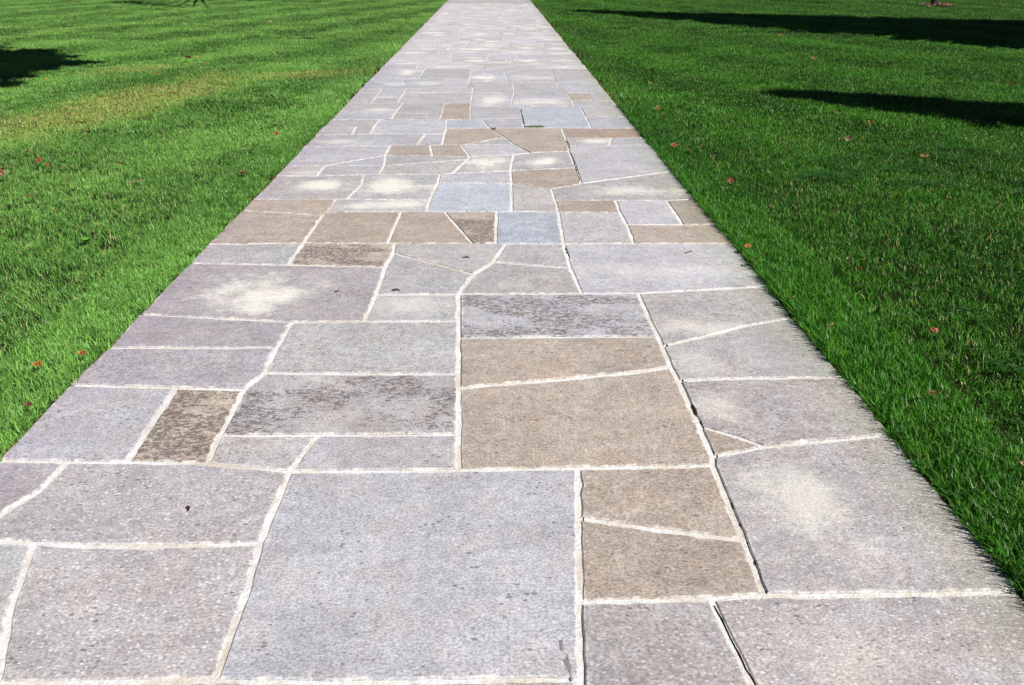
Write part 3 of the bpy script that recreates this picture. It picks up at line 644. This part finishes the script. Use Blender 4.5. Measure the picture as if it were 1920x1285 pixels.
# sources, alphabetical order = pick index. near 0-5, middle 6-9, far 10-12, edge tufts 13-16, far edge tufts 17-18
src = [tuft_mesh('grass_tuft_%02d' % i, 460, .17, .038, .0032, 100 + i, (.1, 1.35)) for i in range(6)]
src += [tuft_mesh('grass_tuft_%02d' % (6 + i), 720, .26, .037, .0045, 120 + i, (.1, 1.25)) for i in range(4)]
src += [tuft_mesh('grass_tuft_%02d' % (10 + i), 1150, .46, .040, .0080, 140 + i, (.1, 1.0), seg=1) for i in range(3)]
src += [tuft_mesh('grass_tuft_%02d' % (13 + i), 32, .030, .045, .0034, 160 + i, (.2, 1.0)) for i in range(4)]
src += [tuft_mesh('grass_tuft_%02d' % (17 + i), 40, .075, .055, .0085, 180 + i, (.2, .9), seg=1) for i in range(2)]
src += [tuft_mesh('grass_tuft_%02d' % (19 + i), 12, .022, .074, .0032, 190 + i, (.35, 1.15), seg=3, bias=0.0) for i in range(2)]
def in_view(x, y, m=1.0):      # generous wedge round the photograph's view, for a step to the side
    return abs(x) < 3.0 + m + 0.66 * max(y, 0)
def place_grass(side):
    g = np.random.default_rng(5 if side < 0 else 6); P, Rt, S, I = [], [], [], []
    edge = PATH_L if side < 0 else PATH_R
    hn = lambda x, y: 0.82 + 0.45 * (0.5 + 0.5 * mnoise.noise(Vector((x * .8, y * .8, 3.0 * side)))) 
    def put(x, y, k, rot=None, s=1.0):
        P.append((x, y, -0.016)); Rt.append((g.normal(0, .05), g.normal(0, .05), g.random() * 6.283 if rot is None else rot)); q = hn(x, y) * s
        S.append((1.0, 1.0, q * g.uniform(.88, 1.14))); I.append(k)
    for y0, y1, sp, rad, lo, hi in ((0.2, 7.5, .185, .17, 0, 6), (7.3, 16.5, .27, .26, 6, 10), (16.2, 43, .50, .46, 10, 13)):
        y = y0
        while y < y1:
            d = 0.0
            while True:
                x = edge + side * (rad + .03 + d)
                if not in_view(x, y): break
                put(x + side * abs(g.normal(0, sp * .12)), y + g.uniform(-sp, sp) * .45, int(g.integers(lo, hi))); d += sp * g.uniform(.85, 1.15)
            y += sp
    # the band beside the stones, filled tuft by tuft so that it ends on the path edge
    y = 0.3
    while y < 43:
        near = y < 9
        step = .030 if near else .085
        n = 13 if near else 6
        for q in range(n):
            t = g.random(); x = edge + side * ((.013 if near else .045) + t * .36)
            if near: put(x, y + g.uniform(-.02, .02), int(g.integers(13, 17)), None, 1.0 if side < 0 else 1.12 + .35 * max(0, 1 - t * 5))
            else: put(x, y + g.uniform(-.04, .04), int(g.integers(17, 19)), None, 1.0)
        # blades that lean over the stones
        if near:
            for q in range(3 if side > 0 else 1):
                wv = 0.5 + 0.5 * mnoise.noise(Vector((0.3, y * 4.0, side)))
                if g.random() < .35 + .6 * wv: put(edge + side * (.024 + .03 * g.random()), y + g.uniform(-.02, .02), int(g.integers(19, 21)), (math.pi if side > 0 else 0.0) + g.normal(0, .5), 0.60 + .52 * wv if side > 0 else 0.55)
        y += step
    side_n = 'left' if side < 0 else 'right'
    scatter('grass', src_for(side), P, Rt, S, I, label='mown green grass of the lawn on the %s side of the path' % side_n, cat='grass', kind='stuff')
_cache = {}
def src_for(side): return src
place_grass(-1); place_grass(1)
# clover spreading through the right lawn
g = np.random.default_rng(77); P, Rt, S, I = [], [], [], []
for k in range(420):
    x, y = g.uniform(1.9, 7.0), g.uniform(2.2, 8.5)
    m = mnoise.noise(Vector((x * .55, y * .55, 8.0))) + 0.55 - 0.9 * abs((x - (1.6 + .42 * y + .6)) / 2.2)
    if m > 0.12: P.append((x, y, -.012)); Rt.append((0, 0, g.random() * 6.28)); s_ = g.uniform(.8, 1.15); S.append((s_, s_, g.uniform(.8, 1.1))); I.append(int(g.integers(0, 3)))
scatter('clover', [clover_mesh('clover_tuft_%d' % i, 55, .15, 300 + i) for i in range(3)], P, Rt, S, I, label='dark clover leaves spreading through the grass of the right lawn', cat='clover', kind='stuff')

# ------------------------------------------------------------------ trees beside the frame (they cast the shadows), sapling
def tube(pts, rad, n=8):
    V, F = [], []
    for i, (p, r) in enumerate(zip(pts, rad)):
        p = Vector(p); d = (Vector(pts[min(i+1, len(pts)-1)]) - Vector(pts[max(i-1, 0)])).normalized()
        a = d.orthogonal().normalized() if abs(d.z) < .9 else Vector((1, 0, 0)); a = (a - d * a.dot(d)).normalized(); b = d.cross(a)
        for k in range(n):
            t = 2*math.pi*k/n; q = p + (a*math.cos(t) + b*math.sin(t)) * r; V.append(tuple(q))
    for i in range(len(pts)-1):
        for k in range(n): F.append((i*n+k, i*n+(k+1) % n, (i+1)*n+(k+1) % n, (i+1)*n+k))
    F.append(tuple(range((len(pts)-1)*n, len(pts)*n)))
    return V, F
def join(parts):
    V, F = [], []
    for v, f in parts: b = len(V); V += v; F += [tuple(q+b for q in t) for t in f]
    return V, F
def empty(name, loc, label, cat, group=None):
    o = bpy.data.objects.new(name, None); C.objects.link(o); o.location = loc; o.empty_display_size = .3
    return tag(o, label, cat, group)
def conifer(x, y, H, rb, seed, label):
    rr = random.Random(seed); t = empty('spruce_tree', (x, y, 0), label, 'tree')
    V, F = tube([(0, 0, -.1), (0, 0, H*.3), (.05, 0, H*.7), (0, .03, H*.97)], [.26, .2, .1, .02], 10); mesh_obj('trunk', V, F, M_BARK, t, True)
    V, F = [], []
    def spray(p, d, L, w):
        b = len(V); side = Vector((-d.y, d.x, 0)).normalized() * w; dn = Vector((0, 0, -L*.18))
        q = p + d * L; m = p + d * L * .45
        V.extend([tuple(p), tuple(m + side + dn*.6), tuple(q + dn), tuple(m - side + dn*.6)]); F.append((b, b+1, b+2, b+3))
    z = 0.35
    while z < H:
        r = rb * (1 - z / H) ** 0.92; nb = max(5, int(8 + r * 3)); a0 = rr.random() * 6.28
        for k in range(nb):
            a = a0 + 6.283 * k / nb + rr.uniform(-.2, .2); L = r * rr.uniform(.82, 1.06) + .08; d = Vector((math.cos(a), math.sin(a), -.22 + .35 * z / H))
            m = max(3, int(L / .26))
            for j in range(m):
                u = (j + .6) / m; p = d * (L * u * .92) + Vector((0, 0, z + rr.uniform(-.06, .06)))
                for s in (-1, 1):
                    b = a + s * rr.uniform(.35, .9); ll = min(.75, .22 + L * .26 * (1.15 - u)) * rr.uniform(.8, 1.2)
                    spray(p, Vector((math.cos(b), math.sin(b), rr.uniform(-.25, .1))), ll, ll * .30)
                spray(p, Vector((math.cos(a), math.sin(a), -.1)), .32, .10)
        z += .20 + .12 * (1 - z / H)
    mesh_obj('crown', V, F, M_NEEDLE, t)
    return t
conifer(15.4, 14.72, 16.2, 5.6, 21, 'tall dense spruce beyond the right picture edge casting the big far shadow')
conifer(11.80, 3.05, 10.55, 2.75, 22, 'smaller narrow spruce right of the camera casting the nearer thin shadow')
def leaf_cloud(V, F, c, r, n, rr, size):
    for i in range(n):
        p = Vector((rr.gauss(0, 1), rr.gauss(0, 1), rr.gauss(0, .7))) * (r * .5) + c
        a = Vector((rr.uniform(-1, 1), rr.uniform(-1, 1), rr.uniform(-.5, .5))).normalized(); b = a.cross(Vector((rr.uniform(-1, 1), rr.uniform(-1, 1), rr.uniform(-1, 1)))).normalized(); s = size * rr.uniform(.7, 1.3)
        k = len(V); V.extend([tuple(p - a*s), tuple(p + b*s*.5), tuple(p + a*s), tuple(p - b*s*.5)]); F.append((k, k+1, k+2, k+3))
def broadleaf(x, y, blobs, seed, label, trunk_h, n_per, size, name='broadleaf_tree', tr=.22):
    """blobs: clumps in world coordinates; each hangs from a limb of its own"""
    rr = random.Random(seed); t = empty(name, (x, y, 0), label, 'tree'); parts = [tube([(0, 0, -.1), (.05, .02, trunk_h*.5), (0, .05, trunk_h)], [tr*1.2, tr, tr*.8], 10)]
    V, F = [], []
    for bx, by, bz, r in blobs:
        e = Vector((bx - x, by - y, bz)); s = Vector((0, .05, trunk_h * rr.uniform(.75, 1.0))); m = s.lerp(e, .55) + Vector((0, 0, .35))
        parts.append(tube([s, m, e], [tr*.42, tr*.22, tr*.06], 6)); leaf_cloud(V, F, e, r, int(n_per * r * r), rr, size)
    v, f = join(parts); mesh_obj('trunk', v, f, M_BARK, t, True); mesh_obj('crown', V, F, M_FOLIAGE, t)
    return t
SH = Vector((-SUN_DIR.x, -SUN_DIR.y)) / SUN_DIR.z          # ground shift of a shadow per metre of height
def caster(gx, gy, z): return (gx - SH.x * z, gy - SH.y * z, z)
# left tree: its lower right limbs reach over the lawn; clumps are where their shadows ask for them
spots = [(-6.2, 13.05, 3.4, .16), (-6.5, 13.0, 3.4, .24), (-6.85, 13.0, 3.5, .34), (-7.3, 13.0, 3.6, .5), (-7.0, 13.8, 3.6, .22), (-7.5, 13.9, 3.7, .4), (-7.9, 14.5, 3.9, .4), (-6.6, 12.3, 3.4, .2), (-7.0, 12.25, 3.5, .38),
         (-6.45, 11.45, 3.3, .18), (-6.8, 11.5, 3.4, .32), (-7.2, 11.7, 3.5, .5), (-6.25, 10.8, 3.2, .18), (-6.6, 10.75, 3.2, .32), (-7.1, 10.9, 3.3, .5), (-7.8, 12.3, 3.8, .8), (-8.2, 13.4, 4.3, .9), (-8.2, 11.3, 4.0, .9), (-7.5, 10.2, 3.4, .4), (-9.2, 12.4, 4.6, 1.1), (-9.3, 14.2, 5.0, 1.0),
         (-10.4, 13.2, 5.2, 1.3), (-10, 11.6, 4.8, 1.2), (-11.5, 14.2, 6, 1.5), (-11.8, 12.2, 5.6, 1.5), (-13, 13.6, 6.4, 1.6), (-12.6, 15.5, 6.8, 1.6)]
broadleaf(-9.6, 8.6, [(*caster(a, b, z), r) for a, b, z, r in spots], 31, 'leafy tree beyond the left picture edge casting the ragged shadow there', 2.6, 1500, .14)
spots = [(-10.1, 27.9, 2.0, .30), (-9.5, 27.5, 2.0, .20), (-10.8, 28.5, 2.2, .38), (-11.6, 29.3, 2.4, .5), (-12.6, 30.4, 2.8, .8), (-8.9, 27.1, 1.9, .14), (-6.2, 30.4, 2.6, .25), (-5.2, 29.8, 2.5, .2), (-7.4, 31.2, 2.8, .35), (-8.6, 31.6, 3.0, .5)]
broadleaf(-9.2, 33.6, [(*caster(a, b, z), r) for a, b, z, r in spots] + [(-9.2 + rr.uniform(-2, 2), 34.4 + rr.uniform(-1, 2), 4.4 + rr.uniform(0, 2.2), 1.2) for _ in range(9)], 33, 'low limbed leafy tree beyond the top edge above the left lawn', 3.2, 620, .10)
# sapling on its ring of mulch
sx, sy = 14.18, 27.53
t = empty('sapling_tree', (sx, sy, 0), 'thin dark sapling trunk rising from a reddish mulch ring, far right lawn', 'tree')
rs = random.Random(50)
parts = [tube([(0, 0, -.05), (.02, 0, .5), (.05, 0, 1.4), (.03, .02, 2.6), (.05, 0, 4.2)], [.11, .085, .07, .06, .02], 8)]
V, F = [], []
for k in range(9):
    a = rs.random() * 6.28; z0 = rs.uniform(2.9, 3.9); e = Vector((math.cos(a) * .7, math.sin(a) * .7, z0 + rs.uniform(.5, 1.1))); parts.append(tube([(.04, 0, z0), e], [.02, .006], 5)); leaf_cloud(V, F, e, .55, 60, rs, .06)
v, f = join(parts); mesh_obj('trunk', v, f, bark_material('dark_bark', (0.012, 0.010, 0.010), (0.035, 0.03, 0.028)), t, True); mesh_obj('crown', V, F, M_FOLIAGE, t)
V, F = [], []
for k in range(520):
    r = .50 * math.sqrt(rs.random()); a = rs.random() * 6.28; p = Vector((sx + .12 + r*1.05*math.cos(a), sy + r*math.sin(a), .02 + .07 * (1 - r/.50) + rs.uniform(0, .02))); d = Vector((rs.uniform(-1, 1), rs.uniform(-1, 1), rs.uniform(-.3, .5))).normalized() * .06; s = d.cross(Vector((0, 0, 1))).normalized() * .016
    b = len(V); V += [tuple(p-d-s), tuple(p+d-s), tuple(p+d+s), tuple(p-d+s)]; F.append((b, b+1, b+2, b+3))
v2, f2 = [], []
mo = mesh_obj('mulch', V, F, M_MULCH); tag(mo, 'ring of reddish wood mulch round the foot of the thin sapling', 'mulch', None, 'stuff')

# ------------------------------------------------------------------ fallen leaves and small litter
def leaf(x, y, size, colr, form, pose, label, k):
    size *= 1.0
    rr = random.Random(900 + k); V, F = [], []
    if form == 'maple':
        rad = []; ph = rr.uniform(-.15, .15)
        for i in range(20):
            a = math.pi * 2 * i / 20; lob = abs(math.cos(2.5 * a + ph)) ** 1.2; rad.append((a, (.46 + .54 * lob) * (1 - .35 * (.5 - .5 * math.cos(a))) * rr.uniform(.72, 1.12)))
    else:
        rad = [(math.pi*2*i/16, 1.0 / math.sqrt((math.cos(2*math.pi*i/16))**2 + (math.sin(2*math.pi*i/16)/.52)**2) * rr.uniform(.9, 1.08)) for i in range(16)]
    curl = rr.uniform(.15, .7) if form == 'maple' else rr.uniform(.4, 1.1); tw = rr.uniform(-.6, .6)
    def lift(px_, py_): return curl * (.75 * py_ * py_ + .35 * px_ * px_) + tw * px_ * py_ * .8
    n = len(rad); s = size * .5
    for rk in (.5, 1.0):
        for a, r in rad: u, w = r*rk*math.cos(a), r*rk*math.sin(a); V.append((u*s, w*s, (lift(u, w) + (rr.uniform(-.10, .10) if rk == 1 else 0)) * s))
    V.append((0, 0, 0)); c = len(V) - 1
    for i in range(n): j = (i+1) % n; F += [(i, j, n+j, n+i), (c, j, i)[::-1]]
    b = len(V); V += [(-.45*s, -.03*s, 0), (-.45*s, .03*s, 0), (-1.5*s, .02*s, .22*s), (-1.5*s, -.02*s, .22*s)]; F.append((b, b+1, b+2, b+3))
    o = mesh_obj('fallen_leaf', V, F, LEAFM[colr], None, True)
    on_stone = PATH_L < x < PATH_R
    o.location = (x, y, (.004 if on_stone else .043) + size * .45 * pose * (0.4 if on_stone else 1.0)); o.rotation_euler = (pose * rr.choice((-1, 1)) * 1.1 + rr.uniform(-.15, .15), pose * .3 * rr.uniform(-1, 1), rr.random() * 6.28)
    return tag(o, label, 'leaf', 'fallen leaves on the path' if on_stone else 'fallen leaves on the lawn')
LEAVES = [
(-1.929,7.209,0.075,'red','maple',0.9,'vivid orange red leaf standing upright in the left lawn close to the path edge'),
(-2.889,6.177,0.075,'pink','oval',0.4,'pale pinkish brown curled leaf alone in the left lawn above a pale twig'),
(-3.524,6.242,0.070,'red','maple',0.9,'bright red orange leaf standing on edge beside a flat tan leaf, left lawn'),
(-3.395,6.104,0.085,'tan','oval',0.3,'flat tan orange leaf lying just right of an upright red leaf, left lawn'),
(-3.827,6.629,0.055,'rust','maple',0.3,'small rusty leaf just above the red and tan pair on the left lawn'),
(-3.640,6.045,0.050,'rust','oval',0.3,'small dark rust leaf left of the red and tan pair on the left lawn'),
(-3.696,6.030,0.050,'darkred','oval',0.3,'small dark red leaf at the left picture edge above a pale curled one'),
(-3.580,5.809,0.085,'pink','oval',0.7,'pale pinkish curled leaf at the left picture edge beside smaller dark red one'),
(-3.107,5.273,0.080,'rust','maple',0.2,'dull rust leaf sunk in grass, lowest of the left edge cluster'),
(-2.311,4.463,0.050,'darkred','oval',0.4,'dark red leaf scrap beside a bright green weed on the left lawn'),
(-4.364,7.590,0.080,'tan','maple',0.5,'tan orange leaf on the yellowed grass near the left picture edge'),
(-4.509,7.569,0.050,'cream','oval',0.7,'small cream leaf at the far left just beside a tan orange leaf'),
(-4.269,8.305,0.070,'orange','oval',0.3,'orange leaf lying on the lower border of the yellowed grass, left lawn'),
(-4.054,8.884,0.060,'yellow','oval',0.4,'small golden yellow leaf in the yellowed grass patch, left lawn'),
(-5.311,8.944,0.100,'cream','maple',0.5,'large cream leaf at the left picture edge under the tree shadow'),
(-3.721,9.655,0.070,'orange','oval',0.5,'pale orange leaf at the lower middle of the yellowed grass patch'),
(-4.735,13.096,0.140,'brown','oval',0.4,'large brown orange curled leaf above the yellowed grass, left lawn'),
(-4.632,13.231,0.070,'yellow','oval',0.5,'small yellow tan leaf just right of the large brown curled leaf'),
(-4.576,11.369,0.070,'orange','maple',0.4,'orange leaf at the top border of the yellowed grass patch'),
(-6.075,10.671,0.090,'cream','oval',0.9,'cream leaf standing upright at the lower edge of the left tree shadow'),
(-5.724,10.802,0.100,'yellow','maple',0.3,'yellow leaf flat in grass right of the left tree shadow tip'),
(-8.809,23.359,0.140,'pink','oval',0.5,'pale pink leaf in the far left lawn below a dark branch shadow'),
(-7.816,22.162,0.130,'orange','maple',0.4,'orange leaf in the far left lawn right of the pale pink one'),
(-13.919,29.064,0.130,'orange','maple',0.4,'orange leaf near the top of the far left lawn'),
(-15.625,31.112,0.130,'pink','maple',0.5,'pinkish leaf at the top picture border, far left lawn'),
(-9.476,26.653,0.130,'cream','oval',0.5,'pale leaf lying at the lower edge of the thin branch shadow'),
(-5.266,20.384,0.100,'cream','oval',0.5,'cream leaf alone on the bright stripe of the far left lawn'),
(-4.102,14.845,0.080,'orange','maple',0.4,'orange leaf on the left lawn midway between shadow and path'),
(-3.574,13.860,0.060,'cream','oval',0.6,'tiny whitish leaf on the left lawn beside the grey green stripe'),
(-1.872,5.894,0.080,'rust','oval',0.1,'dull orange leaf pressed flat in grass left of the path edge'),
(-1.775,3.433,0.045,'red','maple',0.6,'small red leaf scrap in grass beside the white joint ending at left edge'),
(-1.674,2.915,0.035,'orange','oval',0.5,'little orange scrap at the left path edge beside the wide grey stones'),
(-1.803,2.817,0.040,'orange','oval',0.5,'small orange scrap in the nearest left grass'),
(-1.674,2.503,0.035,'rust','oval',0.5,'rusty brown scrap in the nearest left grass, below the orange scrap'),
(1.673,5.532,0.075,'red','maple',0.6,'curled orange red leaf in the right lawn close to the path edge'),
(3.068,6.901,0.085,'pink','maple',0.7,'pale pinkish upright leaf in the middle of the right lawn'),
(3.600,7.692,0.060,'tan','oval',0.6,'tan leaf just below the nearer shadow on the right lawn'),
(3.430,6.283,0.060,'tan','oval',0.6,'golden tan leaf among clover on the right lawn'),
(2.792,7.952,0.060,'orange','oval',0.4,'small orange leaf below the tip of the nearer right shadow'),
(1.706,8.502,0.090,'tan','maple',0.4,'tan brown leaf near the path where the right lawn begins'),
(1.687,8.031,0.070,'rust','maple',0.5,'rusty leaf just below a tan brown one beside the path, right lawn'),
(1.506,6.707,0.060,'red','oval',0.7,'small red leaf upright in the bright grass at the right path edge'),
(1.624,6.586,0.070,'rust','oval',0.1,'dull rust leaf flat in the grass right of the small upright red one'),
(6.371,10.085,0.090,'red','maple',0.6,'orange red leaf between the two shadows at the far right'),
(4.952,12.882,0.090,'pink','oval',0.5,'pale pink leaf between the two shadows, middle of the right lawn'),
(5.707,16.799,0.090,'yellow','oval',0.5,'yellowish leaf just below the big far shadow on the right lawn'),
(1.956,10.313,0.070,'tan','maple',0.4,'tan leaf on the right lawn left of the nearer shadow tip'),
(3.103,5.374,0.050,'cream','oval',0.6,'tiny cream leaf among dark clover at the right'),
(1.859,3.780,0.050,'red','maple',0.6,'orange red leaf on dark grass beside two pale leaves, right lawn'),
(1.953,3.924,0.060,'tan','oval',0.4,'tan leaf above the orange red one in the dark right grass'),
(1.867,3.942,0.040,'cream','oval',0.6,'small cream leaf, left one of the trio in the dark right grass'),
(1.877,3.056,0.060,'red','maple',0.3,'ragged red leaf alone in the near right grass'),
(1.396,4.162,0.045,'orange','oval',0.5,'orange leaf at the right path edge beside the wide blue grey stone'),
(1.373,3.945,0.045,'darkred','oval',0.6,'dark red leaf in the grass shadow at the right path edge'),
(1.390,3.413,0.040,'tan','oval',0.8,'pale tan curled leaf at the right path edge above a slanting joint'),
(1.443,3.087,0.045,'tan','oval',0.9,'tan curled leaf hanging in edge grass below the slanting joint, right side'),
(1.596,2.514,0.035,'rust','oval',0.5,'rusty leaf scrap sunk in the nearest right grass'),
(1.670,2.058,0.035,'pink','oval',0.5,'pinkish leaf scrap at the right picture edge in the nearest grass'),
(-0.783,3.658,0.030,'rust','oval',0.4,'rust leaf crumb lying on the large cream stained flagstone'),
(-0.925,1.947,0.030,'dark','oval',0.6,'dark curled leaf scrap lying on the pinkish flagstone at lower left'),
]
for k, a in enumerate(LEAVES): leaf(*a, k)
def twig(p, q, r, z, label, mat, name='twig'):
    p, q = Vector((*p, z)), Vector((*q, z)); m = p.lerp(q, .5) + Vector((.006, .006, r)); V, F = tube([p, m, q], [r, r*1.1, r*.6], 6)
    return tag(mesh_obj(name, V, F, mat, None, True), label, 'twig')
twig((-2.625, 5.665), (-2.515, 5.712), .005, .036, 'pale broken twig lying on the left lawn below a pinkish leaf', M_TWIG)
twig((-0.514, 3.673), (-0.474, 3.665), .004, .006, 'short dark brown twig on the grey flagstone above a pale joint, mid path', M_BARK)
twig((1.06, 4.185), (1.104, 4.208), .004, .006, 'small curved tan twig lying on the wide blue grey flagstone at right', M_TWIG)
twig((-0.179, 4.137), (-0.143, 4.130), .004, .006, 'small dark twig scrap on the grey flagstone between two angled joints', M_BARK)
tag(blob('bird_dropping', -1.151, 1.557, .013, .010, .003, .002, M_WHITE, 61), 'small white bird dropping on the pinkish flagstone in the lower left corner', 'bird dropping')
def moss(x, y, rx, ry, n, seed, label):
    rr = random.Random(seed); V, F = [], []
    for k in range(n):
        a = rr.random() * 6.28; r = math.sqrt(rr.random()); p = Vector((x + rx*r*math.cos(a), y + ry*r*math.sin(a), rr.uniform(.001, .014))); d = Vector((rr.uniform(-1, 1), rr.uniform(-1, 1), rr.uniform(.2, 1))).normalized() * .010; s = d.orthogonal().normalized() * .005
        b = len(V); V += [tuple(p - s), tuple(p + s), tuple(p + d)]; F.append((b, b+1, b+2))
    return tag(mesh_obj('moss', V, F, M_MOSS), label, 'moss', None, 'stuff')
moss(.395, 7.80, .10, .028, 260, 71, 'clump of yellow green moss growing in the wide joint mid path')
moss(-.005, 7.71, .025, .02, 60, 72, 'tiny yellow moss tuft in the slanting joint beside tan flagstones')
def weed(x, y, seed):
    rr = random.Random(seed); t = empty('weed', (x, y, 0), 'bright green broad leaved weed in the left lawn beside a dark red leaf', 'weed')
    for k in range(6):
        a = k * 1.05 + rr.uniform(-.2, .2); L = rr.uniform(.03, .045); V = []
        for u, w, z in ((0, .1, .02), (.5, .42, .045), (1, .0, .05), (.5, -.42, .045), (0, -.1, .02)): V.append((L*(u*math.cos(a) - w*math.sin(a)*.8), L*(u*math.sin(a) + w*math.cos(a)*.8), z))
        mesh_obj('leaf', V, [(0, 1, 2, 3, 4)], M_WEED, t)
weed(-2.329, 4.388, 81)
